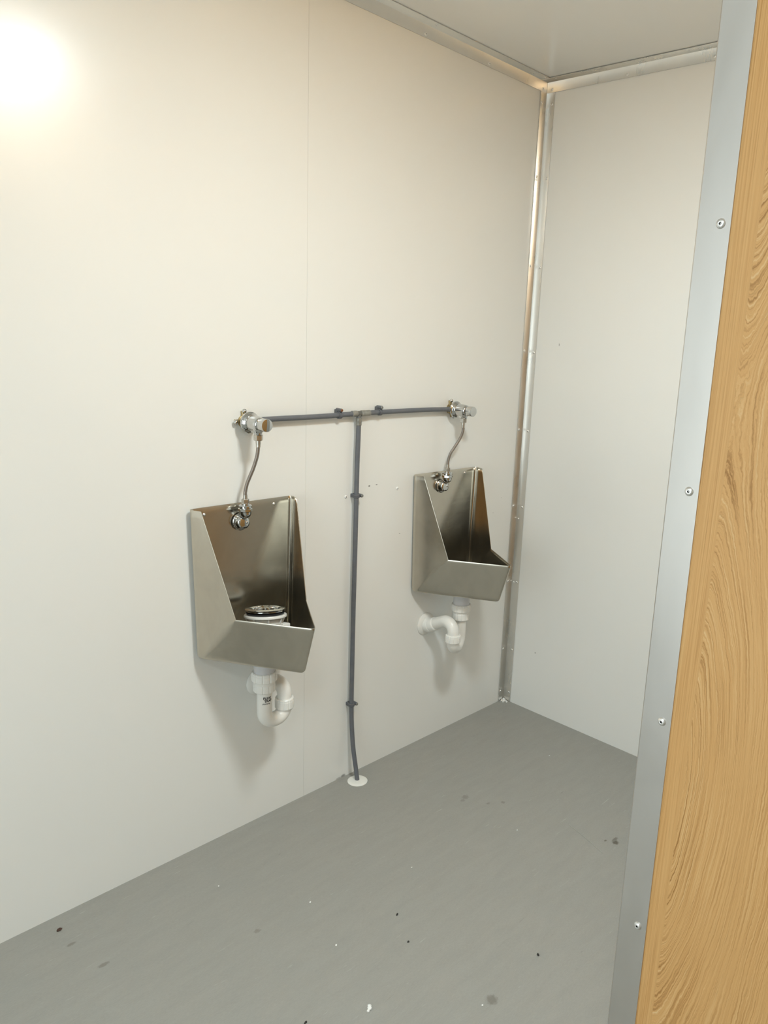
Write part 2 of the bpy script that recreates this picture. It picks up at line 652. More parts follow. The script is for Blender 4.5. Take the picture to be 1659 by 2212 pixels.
pt = thing('wooden_partition', 'oak-grained wooden partition panel edged with a riveted aluminium angle, in the foreground', 'partition', (CUBX, CUBY, 0))
b = B()
box(b, (CUBX, YB + 0.02, 0.0), (CUBX + 0.03, CUBY - 0.002, H))
lean(b)
obj('side_panel', b, M['wood'], pt, smooth=0, label='oak-grained panel face')
b = B()
box(b, (CUBX + 0.031, CUBY - 0.03, 0.0), (-0.402, CUBY - 0.002, H))
lean(b)
obj('front_panel', b, M['wood'], pt, smooth=0)
b = B()
w0, w1 = 0.0415, 0.0375       # the visible leg is a touch wider low down
e = 0.0016
for (z0, z1) in ((0.0, H),):
    ringlo = [(CUBX, CUBY - w0), (CUBX - e, CUBY - w0), (CUBX - e, CUBY - 0.0005), (CUBX - e * 0.4, CUBY + e * 0.4), (CUBX + 0.0005, CUBY + e), (CUBX + 0.038, CUBY + e), (CUBX + 0.038, CUBY), (CUBX, CUBY)]
    ringhi = [(CUBX, CUBY - w1), (CUBX - e, CUBY - w1)] + ringlo[2:]
    lo_ = [b.verts.new((x, y, z0)) for x, y in ringlo]
    hi_ = [b.verts.new((x, y, z1)) for x, y in ringhi]
    for k in range(8):
        b.faces.new((lo_[k], lo_[(k + 1) % 8], hi_[(k + 1) % 8], hi_[k]))
    b.faces.new(lo_[::-1])
    b.faces.new(hi_)
lean(b)
et = obj('edge_trim', b, M['alu'], pt, smooth=30, label='bare aluminium corner angle')
for z in (2.229, 1.929, 1.628, 1.328, 1.029, 0.724, 0.424, 0.124):
    rivet(et, (CUBX - e, CUBY - 0.0275 + LEAN * z, z), (-1, 0, 0), 0.0056, 0.0028)

# ------------------------------------------------------------------ urinals
ZK, ZT = 0.1404, 0.4194
Kp, TF, Np, Bp = Vector((0.1159, -0.1395)), Vector((0.1525, -0.0431)), Vector((0, -0.3282)), Vector((0, -0.2866))
YBK = -0.001
MF = 11


def corner_arc(p, a, c, tl, f1=0.45, f2=0.45):
    """fillet of corner p between neighbours a and c; MF points"""
    d1, d2 = (a - p), (c - p)
    t = min(tl, f1 * d1.length, f2 * d2.length)
    s, e_ = p + d1.normalized() * t, p + d2.normalized() * t
    out = []
    for k in range(MF):
        u = k / (MF - 1)
        # quadratic curve close to a circular fillet
        out.append(s * (1 - u) ** 2 + p * 2 * u * (1 - u) + e_ * u * u)
    return out


def urinal_body():
    bm = B()
    back = lambda h: Vector((0.157 + 0.0105 * h / ZT, YBK))      # the back plate widens a little upwards
    hs = [0.0, 0.0012, 0.003, 0.006, 0.0095, 0.014, 0.022, 0.035, 0.05, 0.07, 0.09, 0.105, 0.12, 0.131, ZK]
    hs2 = [0.145, 0.16, 0.19, 0.23, 0.28, 0.33, 0.37, 0.40, ZT]
    rb = 0.014
    rows = []
    mirror = lambda v: Vector((-v.x, v.y))
    for h in hs:
        t = h / ZK
        C = back(h)
        F = C + (Kp - C) * (0.16 + 0.84 * t)
        n = Bp + (Np - Bp) * t
        ft = 0.022 if h < 0.10 else 0.022 * max(0.02, (ZK - h) / (ZK - 0.10))
        nt = 0.017
        CL_, FL_ = mirror(C), mirror(F)
        ring = corner_arc(C, CL_, F, 0.018, 0.45, 0.8) + corner_arc(F, C, n, ft, 0.18, 0.45) + corner_arc(n, F, FL_, nt)
        ring += corner_arc(FL_, n, CL_, ft, 0.45, 0.18) + corner_arc(CL_, FL_, C, 0.018, 0.8, 0.45)
        if h < rb:
            ins = rb - math.sqrt(max(0, rb * rb - (rb - h) ** 2))
            cen = Vector((0, -0.10))
            ring = [cen + (p - cen) * (1 - ins / max(0.03, (p - cen).length) * 0.8) for p in ring]
        rows.append([bm.verts.new((p.x, p.y, h)) for p in ring])
    n = len(rows[0])
    for p, q in zip(rows, rows[1:]):
        for k in range(n):
            bm.faces.new((p[k], p[(k + 1) % n], q[(k + 1) % n], q[k]))
    bm.faces.new(rows[0][::-1])
    # upright part above the rim's side corners: left end column ... right end column
    mid = MF // 2
    idx = list(range(3 * MF + mid, 5 * MF)) + list(range(0, MF + mid + 1))
    prev = [rows[-1][k] for k in idx]
    for h in hs2:
        t = (h - ZK) / (ZT - ZK)
        E = Kp + (TF - Kp) * t
        C = back(h)
        arc = corner_arc(C, mirror(C), E, 0.018, 0.45, 0.82)
        d = (C - E).normalized()
        tl = min(0.010, 0.5 * (E - arc[-1]).length)
        end = [E + d * tl * (1 - i / mid) for i in range(mid + 1)]
        right = arc + end
        left = [mirror(p) for p in right][::-1]
        cur = [bm.verts.new((p.x, p.y, h)) for p in left + right]
        for k in range(len(cur) - 1):
            bm.faces.new((prev[k], prev[k + 1], cur[k + 1], cur[k]))
        prev = cur
    return bm


def screw_bm(p, nrm, r=0.0042, h=0.003):
    bm = B()
    lathe(bm, p, nrm, [(0, r), (h * 0.4, r), (h * 0.8, r * 0.7), (h, r * 0.42), (h * 0.95, r * 0.3), (h * 0.5, r * 0.22)], 18)
    return bm


UL, UR = Vector((-1.2745, -0.0080, 0.5996)), Vector((-0.4425, -0.0033, 0.6134))


def make_urinal(loc, label):
    root = thing('urinal', label, 'urinal', loc, 'wall-hung steel urinals')
    bm = urinal_body()
    bm.transform(Matrix.Translation(loc))
    o = obj('bowl', bm, M['steel'], root, smooth=32)
    so = o.modifiers.new('sheet', 'SOLIDIFY')
    so.thickness = 0.0016
    so.offset = -1
    be = o.modifiers.new('edge', 'BEVEL')
    be.width = 0.0004
    be.segments = 1
    be.limit_method = 'ANGLE'
    be.angle_limit = math.radians(60)
    for dx, dz in ((-0.1195, 0.3995), (0.1020, 0.4020)):
        obj('screw', screw_bm(loc + Vector((dx, YBK - 0.0012, dz)), (0, -1, 0)), M['rivet'], root, smooth=40, label='small round-headed screw')
        sb = B()
        lathe(sb, (loc.x + dx, -0.0002, loc.z + dz), (0, -1, 0), [(0, 0.006), (-loc.y - YBK - 0.0004, 0.006)], 20)
        obj('spacer', sb, M['clip'], root, smooth=40)
    return root


u1 = make_urinal(UL, 'stainless steel pointed urinal on white wall with a loose waste fitting in its bowl')
u2 = dup(u1, UR, 'stainless steel pointed urinal on white wall beside the corner trim, bowl empty')
u1.rotation_euler = (0, 0, 0.008)      # the nearer bowl stands a little off the wall on one side

# ------------------------------------------------------------------ flush valves
VL, VR = Vector((-1.262, 0.0, 1.241)), Vector((-0.432, 0.0, 1.251))


def make_valve(loc, label):
    root = thing('flush_valve', label, 'valve', loc, 'push-button flush valves')
    # brass wall plate with three screwed lugs
    bm = B()
    lathe(bm, loc + Vector((-0.002, -0.0002, 0)), (0, -1, 0), [(0, 0.017), (0.004, 0.017), (0.006, 0.012), (0.030, 0.0115), (0.038, 0.0115)], 28)
    for ang in (95, 180, 290):
        a = math.radians(ang)
        d = Vector((math.cos(a), 0, math.sin(a)))
        tube(bm, [loc + Vector((-0.002, -0.004, 0)), loc + Vector((-0.002, -0.004, 0)) + d * 0.029], 0.0062, 12)
    wp = obj('wall_plate', bm, M['brass'], root, smooth=40, label='brass mounting plate')
    for ang in (95, 180, 290):
        a = math.radians(ang)
        p = loc + Vector((-0.002, -0.009, 0)) + Vector((math.cos(a), 0, math.sin(a))) * 0.029
        bm = B()
        lathe(bm, p, (0, -1, 0), [(0, 0.0062), (0.003, 0.0062), (0.0055, 0.005), (0.007, 0.0026), (0.0073, 0.0005)], 18)
        obj('screw', bm, M['chrome'], wp, smooth=50)
    # chrome rose
    bm = B()
    lathe(bm, loc, (0, -1, 0), [(0.027, 0.0285), (0.0315, 0.0285), (0.033, 0.0268), (0.034, 0.0258), (0.036, 0.0262), (0.038, 0.0250), (0.040, 0.0225), (0.0425, 0.0212)], 48)
    obj('rose', bm, M['chrome'], root, smooth=30)
    # body with branch
    bm = B()
    lathe(bm, loc, (0, -1, 0), [(0.040, 0.0200), (0.044, 0.0207), (0.060, 0.0206), (0.070, 0.0200), (0.077, 0.0186), (0.0815, 0.0162), (0.0830, 0.0140)], 48)
    y0 = -0.068
    lathe(bm, loc + Vector((0, y0, 0)), (0, 0, -1), [(0.006, 0.0165), (0.017, 0.0150), (0.0215, 0.0118), (0.024, 0.0104), (0.029, 0.0100)], 32)
    obj('valve_body', bm, M['chrome'], root, smooth=40)
    bm = B()
    lathe(bm, loc, (0, -1, 0), [(0.0815, 0.0128), (0.0885, 0.0128)], 32)
    obj('valve_neck', bm, M['black'], root, smooth=40)
    bm = B()
    lathe(bm, loc, (0, -1, 0), [(0.0868, 0.0160), (0.0876, 0.0170), (0.1085, 0.0172), (0.1098, 0.0166), (0.1103, 0.0150)], 48)
    obj('push_button', bm, M['chrome'], root, smooth=30)
    return root


v1 = make_valve(VL, 'chrome push-button flush valve on the wall above the urinal holding the waste fitting')
v2 = dup(v1, VR, 'chrome push-button flush valve on the wall above the empty urinal near the corner')

# ------------------------------------------------------------------ braided hoses


def make_hose(path, label):
    path = [Vector(p) for p in path]
    root = thing('braided_hose', label, 'hose', path[0], 'braided flush hoses')
    sp = smoothpath(path, 8)
    bm = B()
    tube(bm, sp, 0.0050, 16)
    obj('braid', bm, M['braid'], root, smooth=60)
    for i, a, nm in ((0, Vector((0, 0, -1)), 'top'), (-1, (sp[-1] - sp[-3]).normalized(), 'bottom')):
        if nm == 'top':
            bm = B()
            hexa(bm, path[0] + Vector((0, 0, 0.013)), a, 0.015, 0.0128, twist=0.35)
            lathe(bm, path[0], a, [(0, 0.0070), (0.012, 0.0066), (0.0125, 0.0060)], 20)
            lathe(bm, path[0] - Vector((0, 0, 0.011)), (path[1] - path[0]).normalized(), [(0, 0.0055), (0.0, 0.0062), (0.009, 0.0062), (0.0095, 0.0052)], 20)
        else:
            bm = B()
            lathe(bm, path[-1] + Vector((0, 0, 0.014)), (0, 0, -1), [(0, 0.0050), (0.0005, 0.0060), (0.012, 0.0060)], 20)
            hexa(bm, path[-1] + Vector((0, 0, 0.002)), (0, 0, -1), 0.013, 0.0105, twist=0.35)
        obj('hose_nut', bm, M['satin'], root, smooth=25, label='plain metal hex nut')
    return root


HL = [(VL.x, -0.068, 1.199), (-1.2622, -0.068, 1.1847), (-1.2640, -0.0655, 1.1567), (-1.2705, -0.0580, 1.1232), (-1.2780, -0.0505, 1.0966), (-1.2835, -0.0445, 1.0752), (-1.2862, -0.0402, 1.0520), (-1.2858, -0.0396, 1.0325)]
HR = [(VR.x - 0.002, -0.068, 1.212), (-0.4325, -0.068, 1.1981), (-0.4320, -0.0665, 1.1772), (-0.4375, -0.0585, 1.1515), (-0.4515, -0.0470, 1.1200), (-0.4610, -0.0395, 1.0985), (-0.4652, -0.0345, 1.0725), (-0.4648, -0.0336, 1.0470)]
make_hose(HL, 'braided steel hose from flush valve to the urinal holding the waste fitting')
make_hose(HR, 'more strongly curved braided steel hose from flush valve to the empty urinal near the corner')

# ------------------------------------------------------------------ spreaders on the bowls' backs


def make_spreader(loc, label):
    """loc: centre of the rose on the bowl's back plate"""
    root = thing('spreader', label, 'spreader', loc, 'flush spreaders')
    y = loc.y
    bm = B()
    lathe(bm, loc, (0, -1, 0), [(0.0, 0.0250), (0.003, 0.0250), (0.0048, 0.0236), (0.0055, 0.0222), (0.0070, 0.0215)], 48)
    obj('rose', bm, M['chrome'], root, smooth=30)
    # flower-shaped cap
    def petal(th):
        return 1.0 - 0.16 * max(0.0, math.cos(th * 1.0 - PI / 2)) ** 14 - 0.16 * max(0.0, math.cos(th - 3 * PI / 2)) ** 14
    bm = B()
    lathe(bm, loc, (0, -1, 0), [(0.005, 0.0218), (0.012, 0.0214), (0.0170, 0.0200), (0.0205, 0.0172), (0.0222, 0.0142), (0.0228, 0.0125)], 64, petal)
    obj('cap', bm, M['chrome'], root, smooth=30)
    obj('screw', screw_bm(loc + Vector((0.0068, -0.0226, 0.001)), (0, -1, 0), 0.0036, 0.0026), M['chrome'], root, smooth=30)
    # upright inlet with nuts
    ax = Vector((loc.x + 0.0004, loc.y - 0.0262, 0))
    z = loc.z
    bm = B()
    lathe(bm, ax + Vector((0, 0, z + 0.017)), (0, 0, 1), [(0, 0.0090), (0.004, 0.0135), (0.010, 0.0158), (0.018, 0.0162)], 40)
    tube(bm, [ax + Vector((0, 0, z + 0.026)), Vector((ax.x, loc.y - 0.0118, z + 0.014))], 0.011, 24)
    obj('inlet_elbow', bm, M['chrome'], root, smooth=40)
    bm = B()
    hexa(bm, ax + Vector((0, 0, z + 0.0335)), (0, 0, 1), 0.0095, 0.0188, 0.0016, 8, 0.2)
    hexa(bm, ax + Vector((0, 0, z + 0.0435)), (0, 0, 1), 0.0080, 0.0180, 0.0016, 24)
    lathe(bm, ax + Vector((0, 0, z + 0.050)), (0, 0, 1), [(0, 0.0105), (0.006, 0.0105), (0.007, 0.0092)], 32)
    obj('inlet_nut', bm, M['chrome'], root, smooth=25)
    return root


SL, SR = Vector((-1.2862, -0.0134, 0.9660)), Vector((-0.4652, -0.0074, 0.9805))
s1 = make_spreader(SL, 'chrome spreader fixed inside the back of the urinal holding the waste fitting')
s2 = dup(s1, SR, 'chrome spreader fixed inside the back of the empty urinal near the corner')

# ------------------------------------------------------------------ supply pipe
PY = -0.0185
PR = 0.0076
TEE = Vector((-0.8665, PY, 1.2505))
sup = thing('supply_pipe', 'dark grey plastic water pipe forming a T between the two flush valves', 'pipe', (TEE.x, 0, 0))
b = B()
tube(b, smoothpath([(VL.x + 0.004, PY, 1.2445), (-1.178, PY, 1.2458), (-1.0014, PY, 1.2470), (-0.93, PY, 1.2492), (TEE.x - 0.012, PY, 1.2502)], 6), PR, 18)
obj('branch_pipe', b, M['pipe'], sup, smooth=60, label='horizontal pipe to the nearer valve')
b = B()
tube(b, smoothpath([(TEE.x + 0.012, PY, 1.2508), (-0.72, PY, 1.2525), (-0.56, PY, 1.2530), (-0.484, PY, 1.2520), (VR.x - 0.018, PY, 1.2512)], 6), PR, 18)
obj('branch_pipe', b, M['pipe'], sup, smooth=60, label='horizontal pipe to the farther valve')
b = B()
tube(b, smoothpath([(TEE.x, PY, 1.240), (-0.8672, PY, 1.17), (-0.869, PY, 1.1084), (-0.8695, PY, 0.99), (-0.8695, PY, 0.90), (-0.8712, PY, 0.612), (-0.871, PY, 0.40), (-0.8705, PY, 0.28), (-0.8685, -0.0200, 0.2016), (-0.8668, -0.028, 0.1184), (-0.8655, -0.0425, 0.045), (-0.8665, -0.0535, 0.0015)], 6), PR, 18)
obj('riser_pipe', b, M['pipe'], sup, smooth=60, label='upright pipe bending out to the floor')
b = B()
for d, l0, l1 in ((Vector((-1, 0, 0.005)), 0.008, 0.0285), (Vector((1, 0, 0.012)), 0.008, 0.0435), (Vector((0, 0, -1)), 0.013, 0.0365)):
    prof = [(l0, 0.0078), (l0 + 0.0015, 0.0094), (l1 * 0.55 + l0 * 0.45, 0.0094), (l1 * 0.58 + l0 * 0.42, 0.0090), (l1 - 0.001, 0.0092), (l1, 0.0082)]
    lathe(b, TEE, d, prof, 24)
tee = obj('tee_sleeve', b, M['tee'], sup, smooth=40, label='three dull silver sleeves of the T fitting')
b = B()
tube(b, [TEE + Vector((-0.011, 0, 0)), TEE + Vector((0.011, 0, 0.0002))], 0.0080, 20)
tube(b, [TEE, TEE + Vector((0, 0, -0.016))], 0.0072, 20)
obj('tee_body', b, M['teebody'], sup, smooth=40, label='dark metal centre of the T fitting')
for x, z, d in ((VR.x - 0.030, 1.2516, 1),):
    b = B()
    lathe(b, (x, PY, z), (1, 0, 0), [(0, 0.0080), (0.001, 0.0094), (0.016, 0.0094), (0.017, 0.0085)], 24)
    obj('coupling_sleeve', b, M['teebody'], sup, smooth=40)

# pipe clips
CLIPDATA = [
    ((-0.9436, 1.2482), (1, 0, 0), (0, 0, 1), 'grey pipe clip with rusty screw on the horizontal pipe beside the T fitting', 'copper'),
    ((-0.7806, 1.2522), (1, 0, 0), (0, 0, 1), 'grey pipe clip with silver screw on the horizontal pipe beside the T fitting', 'tee'),
    ((-0.8696, 0.9919), (0, 0, 1), (1, 0, 0), 'grey pipe clip halfway up the upright pipe, between the two urinals', 'tee'),
    ((-0.8706, 0.2742), (0, 0, 1), (1, 0, 0), 'grey pipe clip low on the upright pipe, above its bend to the floor', 'tee'),
]
for (x, z), ax, off, label, smat in CLIPDATA:
    ctr = Vector((x, PY, z))
    ax, off = Vector(ax), Vector(off)
    root = thing('pipe_clip', label, 'pipe clip', (x, 0, z), 'clips on the supply pipe')
    bm = B()
    # ring round the pipe
    lathe(bm, ctr - ax * 0.0055, ax, [(0, 0.0076), (0, 0.0104), (0.0011, 0.0110), (0.0045, 0.0110), (0.0055, 0.0098), (0.0065, 0.0110), (0.0099, 0.0110), (0.0110, 0.0104), (0.0110, 0.0076)], 32, caps=False)
    # wall base
    lo = ctr - ax * 0.0055 - off * 0.0095
    hi = ctr + ax * 0.0055 + off * 0.0165
    box(bm, (min(lo.x, hi.x), -0.0125, min(lo.z, hi.z)), (max(lo.x, hi.x), -0.0002, max(lo.z, hi.z)), 0.001, 2)
    # screw boss
    bc = ctr + off * 0.0150
    lathe(bm, (bc.x, -0.006, bc.z), (0, -1, 0), [(0, 0.0056), (0.022, 0.0056), (0.0232, 0.0046)], 24)
    obj('clip_body', bm, M['clip'], root, smooth=35)
    bm = B()
    lathe(bm, (bc.x, -0.0285, bc.z), (0, -1, 0), [(0, 0.0044), (0.0022, 0.0044), (0.0030, 0.0034), (0.0030, 0.0020), (0.0012, 0.0016)], 20)
    obj('screw', bm, M[smat], root, smooth=35, label='rusty screw head' if smat == 'copper' else None)
b = B()

# floor collar
b.free()
fc = thing('pipe_collar', 'round white plastic collar lying on the floor around the grey pipe', 'pipe collar', (-0.8668, -0.0545, 0))
b = B()
lathe(b, (-0.8668, -0.0545, 0.0), (0, 0, 1), [(0.0002, 0.0340), (0.0016, 0.0342), (0.0030, 0.0325), (0.0042, 0.024), (0.0055, 0.0110), (0.0055, 0.0085)], 48)
obj('collar_plate', b, M['disc'], fc, smooth=40)

# ------------------------------------------------------------------ plastic traps


def ribs(th, n=14, depth=0.045):
    return 1.0 - depth * (1 if (math.cos(th * n) > 0.80) else 0)


def nut(bm, org, axis, length, r, n=10):
    lathe(bm, org, axis, [(0, r * 0.93), (0.002, r), (length * 0.72, r), (length * 0.72 + 0.0006, r * 0.985), (length - 0.002, r * 0.97), (length, r * 0.90)], 120, lambda th: ribs(th, n), True)


def make_trap(label, inlet, up, zz, flange):
    """inlet, up: (x, y); zz: heights bowl, nut1 top/bottom, nut2 bottom, up nut top/bottom, bend centre, arch centre"""
    zbowl, n1t, n1b, n2t, n2b, ut, ub, zbend, zarch = zz
    root = thing('waste_trap', label, 'trap', (inlet[0], inlet[1], zbend), 'white plastic waste traps')
    I, U = Vector((inlet[0], inlet[1], 0)), Vector((up[0], up[1], 0))
    R = 0.0215
    bm = B()
    lathe(bm, I + Vector((0, 0, zbowl)), (0, 0, -1), [(0, 0.0300), (zbowl - n1t + 0.004, 0.0295)], 40)
    obj('waste_tail', bm, M['pvcgrey'], root, smooth=40, label='pale grey tail pipe under the bowl')
    bm = B()
    nut(bm, I + Vector((0, 0, n1b)), (0, 0, 1), n1t - n1b, 0.0362, 11)
    lathe(bm, I + Vector((0, 0, n1b + 0.002)), (0, 0, -1), [(0, 0.032), (n1b - n2t + 0.004, 0.0300)], 40)
    obj('inlet_nut', bm, M['pvc'], root, smooth=25)
    bm = B()
    nut(bm, I + Vector((0, 0, n2b)), (0, 0, 1), n2t - n2b, 0.0312, 11)
    obj('seal_nut', bm, M['pvc'], root, smooth=25)
    half = (U - I).length / 2
    path = [I + Vector((0, 0, n2b + 0.01)), I + Vector((0, 0, zbend)), U + Vector((0, 0, zbend)), U + Vector((0, 0, ub + 0.006))]
    bm = B()
    tube(bm, fillet(path, half * 0.999, 14), R, 32)
    bend = obj('u_bend', bm, M['pvc'], root, smooth=60)
    bm = B()
    nut(bm, U + Vector((0, 0, ub)), (0, 0, 1), ut - ub, 0.0280, 11)
    lathe(bm, U + Vector((0, 0, ub + 0.001)), (0, 0, -1), [(0, 0.0250), (0.006, 0.0235), (0.0065, 0.0215)], 32)
    obj('swivel_nut', bm, M['pvc'], root, smooth=25)
    F = Vector(flange)
    T3 = F + Vector((0, -0.018, 0))
    top = U + Vector((0, 0, zarch))
    bm = B()
    tube(bm, fillet([U + Vector((0, 0, ut - 0.01)), top, T3, F], [0.034, 0.02], 14), R * 0.985, 32)
    obj('swivel_arm', bm, M['pvc'], root, smooth=60)
    d = (F + Vector((0, -0.02, 0)) - top)
    d.normalize()
    bm = B()
    base = F + Vector((0, -0.022, 0))
    lathe(bm, base, -d, [(-0.004, 0.0262), (0.006, 0.0262), (0.0075, 0.0250), (0.030, 0.0250), (0.032, 0.0240), (0.034, 0.0215)], 36)
    lathe(bm, F + Vector((0, -0.001, 0)), (0, -1, 0), [(0, 0.0275), (0.018, 0.0270), (0.022, 0.0262), (0.026, 0.0225)], 36)
    obj('outlet_socket', bm, M['pvc'], root, smooth=30)
    bm = B()
    lathe(bm, F + Vector((0, -0.0004, 0)), (0, -1, 0), [(0, 0.0418), (0.002, 0.0420), (0.0045, 0.0395), (0.0075, 0.0335), (0.0100, 0.0270)], 48)
    obj('wall_flange', bm, M['pvc'], root, smooth=40)
    return root, bend


t1, bend1 = make_trap('white plastic waste trap with black print under the urinal holding the waste fitting', (-1.2735, -0.1065), (-1.2018, -0.1025),
                      (0.6015, 0.5470, 0.5202, 0.5123, 0.4875, 0.4418, 0.4102, 0.3852, 0.4995), (-1.222, 0.0, 0.462))
t2, bend2 = make_trap('unprinted white plastic waste trap under the empty urinal near the corner', (-0.4425, -0.1130), (-0.5092, -0.1405),
                      (0.6152, 0.5628, 0.5370, 0.5361, 0.5045, 0.4688, 0.4411, 0.4088, 0.5278), (-0.507, 0.0, 0.468))


# black print wrapped round the nearer trap's inlet pipe
def printed(txt, size, bold, arc0, z0, name, lbl, r=0.02165):
    cu = bpy.data.curves.new('print', 'FONT')
    cu.body = txt
    cu.size = size
    cu.offset = bold
    cu.resolution_u = 4
    tmp = bpy.data.objects.new('print_tmp', cu)
    col.objects.link(tmp)
    dg = bpy.context.evaluated_depsgraph_get()
    me = bpy.data.meshes.new_from_object(tmp.evaluated_get(dg))
    bpy.data.objects.remove(tmp)
    bm = B()
    bm.from_mesh(me)
    bmesh.ops.triangulate(bm, faces=bm.faces)
    bmesh.ops.subdivide_edges(bm, edges=[e_ for e_ in bm.edges if e_.calc_length() > 0.0012], cuts=2, use_grid_fill=False)
    for v in bm.verts:
        th = arc0 + v.co.x / r
        v.co = Vector((-1.2735 + r * math.cos(th), -0.1065 + r * math.sin(th), z0 + 0.0078 + v.co.y))
    bpy.data.meshes.remove(me)
    o = obj(name, bm, M['ink'], None, (0, 0, 0), smooth=0)
    mw = o.location.copy()
    o.data.transform(Matrix.Translation(-wloc(t1)))
    o.location = (0, 0, 0)
    o.parent = t1
    if lbl:
        o['label'] = lbl
    return o


A0 = math.radians(-124.2)
printed('FLEXI', 0.0098, 0.00045, A0 - 0.16, 0.4600, 'print', 'black printed lettering')
printed('TRAP', 0.0098, 0.00045, A0 - 0.02, 0.4515, 'print', 'black printed lettering')
printed('plumbing', 0.0062, 0.00012, A0 - 0.26, 0.4448, 'print', 'small black printed lettering')

# ------------------------------------------------------------------ waste fitting standing in the nearer bowl
wf = thing('waste_fitting', 'loose white plastic waste fitting with chrome top standing in the urinal bowl', 'waste fitting', (-1.2735, -0.1135, 0.6020))
wx, wy, wz = -1.2735, -0.1135, 0.6020
b = B()
lathe(b, (wx, wy, wz), (0, 0, 1), [(0.0, 0.030), (0.004, 0.034), (0.040, 0.037), (0.070, 0.043), (0.098, 0.0465), (0.104, 0.0470)], 40)
# stub outlet
tube(b, [(wx + 0.020, wy - 0.012, wz + 0.062), (wx + 0.048, wy - 0.030, wz + 0.074)], 0.014, 24)
box(b, (wx + 0.026, wy - 0.044, wz + 0.056), (wx + 0.052, wy - 0.014, wz + 0.086), 0.003, 2)
for k in range(8):
    a = 2 * PI * k / 8 + 0.35
    c, s = math.cos(a), math.sin(a)
    tube(b, [(wx + 0.0455 * c, wy + 0.0455 * s, wz + 0.084), (wx + 0.0545 * c, wy + 0.0545 * s, wz + 0.106)], 0.0022, 8)
obj('fitting_body', b, M['pvc'], wf, smooth=35)
b = B()
lathe(b, (wx, wy, wz + 0.103), (0, 0, 1), [(0.0, 0.0480), (0.0005, 0.0560), (0.002, 0.0580), (0.0065, 0.0582), (0.0085, 0.0570), (0.0090, 0.0530)], 56)
obj('seat_ring', b, M['pvc'], wf, smooth=35)
b = B()
lathe(b, (wx, wy, wz + 0.110), (0, 0, 1), [(0.0, 0.0500), (0.008, 0.0520)], 48)
obj('gap_ring', b, M['black'], wf, smooth=35, label='black ring in the gap under the cap')  # black band drawn in the gap between seat ring and cap
b = B()
lathe(b, (wx, wy, wz + 0.117), (0, 0, 1), [(0.0, 0.0450), (0.0020, 0.0500), (0.0045, 0.0525), (0.0050, 0.0500), (0.0075, 0.0505), (0.0085, 0.0550), (0.0100, 0.0556), (0.0112, 0.0545), (0.0122, 0.0460), (0.0126, 0.0380), (0.0114, 0.0360), (0.0114, 0.0010)], 56)
cap = obj('chrome_cap', b, M['chrome'], wf, smooth=35, label='chrome grated cap')
b = B()
for k in range(10):
    a = 2 * PI * k / 10
    c, s = math.cos(a), math.sin(a)
    tube(b, smoothpath([(wx + 0.012 * c, wy + 0.012 * s, wz + 0.1278), (wx + 0.023 * c, wy + 0.023 * s, wz + 0.1296), (wx + 0.0345 * c, wy + 0.0345 * s, wz + 0.1276)], 5), 0.0028, 10)
lathe(b, (wx, wy, wz + 0.126), (0, 0, 1), [(0.0, 0.012), (0.004, 0.011), (0.0055, 0.006), (0.0058, 0.0008)], 24)
obj('grate', b, M['chrome'], cap, smooth=50)

# the fitting leans back towards the wall
WF_D = Vector((0.56, 0.83, 0)).normalized()
wf.rotation_euler = Matrix.Rotation(math.radians(11), 3, Vector((0, 0, 1)).cross(WF_D)).to_euler()
wf.location = Vector((wx, wy, wz + 0.0080)) - WF_D * 0.022

# ------------------------------------------------------------------ loose wall screws
for (x, z, lbl) in ((-0.8975, 0.9885, 'white screw head in the wall beside the upright pipe, on the nearer side'),
                    (-0.6740, 0.9920, 'white screw head in the bare wall between the upright pipe and the empty urinal')):
    r = thing('wall_screw', lbl, 'screw', (x, 0, z), 'bare screws in the wall')
    b = B()
    lathe(b, (x, 0.0, z), (0, -1, 0), [(0.0, 0.0052), (0.0012, 0.0052), (0.0028, 0.0040), (0.0032, 0.0020)], 24)
    obj('screw_head', b, M['chip'], r, smooth=40)
    b = B()
    lathe(b, (x, -0.0030, z), (0, -1, 0), [(0.0, 0.0018), (0.0004, 0.0018)], 6)
    obj('drive_socket', b, M['dark'], r, smooth=0, label='dark drive socket')

# ------------------------------------------------------------------ litter on the floor


def crumb(name, x, y, sx, sy, sz, mat, label, cat, rot=0.0, group=None, sub=2):
    bm = B()
    bmesh.ops.create_icosphere(bm, subdivisions=sub, radius=1.0)
    for v in bm.verts:
        k = 1 + random.uniform(-0.28, 0.28)
        v.co = Vector((v.co.x * sx * k, v.co.y * sy * k, max(-0.0, v.co.z * sz * k + sz * 0.7)))
    bm.transform(Matrix.Rotation(rot, 4, 'Z'))
    bm.transform(Matrix.Translation((x, y, 0.0001)))
    return tag(obj(name, bm, mat, None, (x, y, 0), smooth=0), label, cat, group)


G = 'specks of debris on the floor'
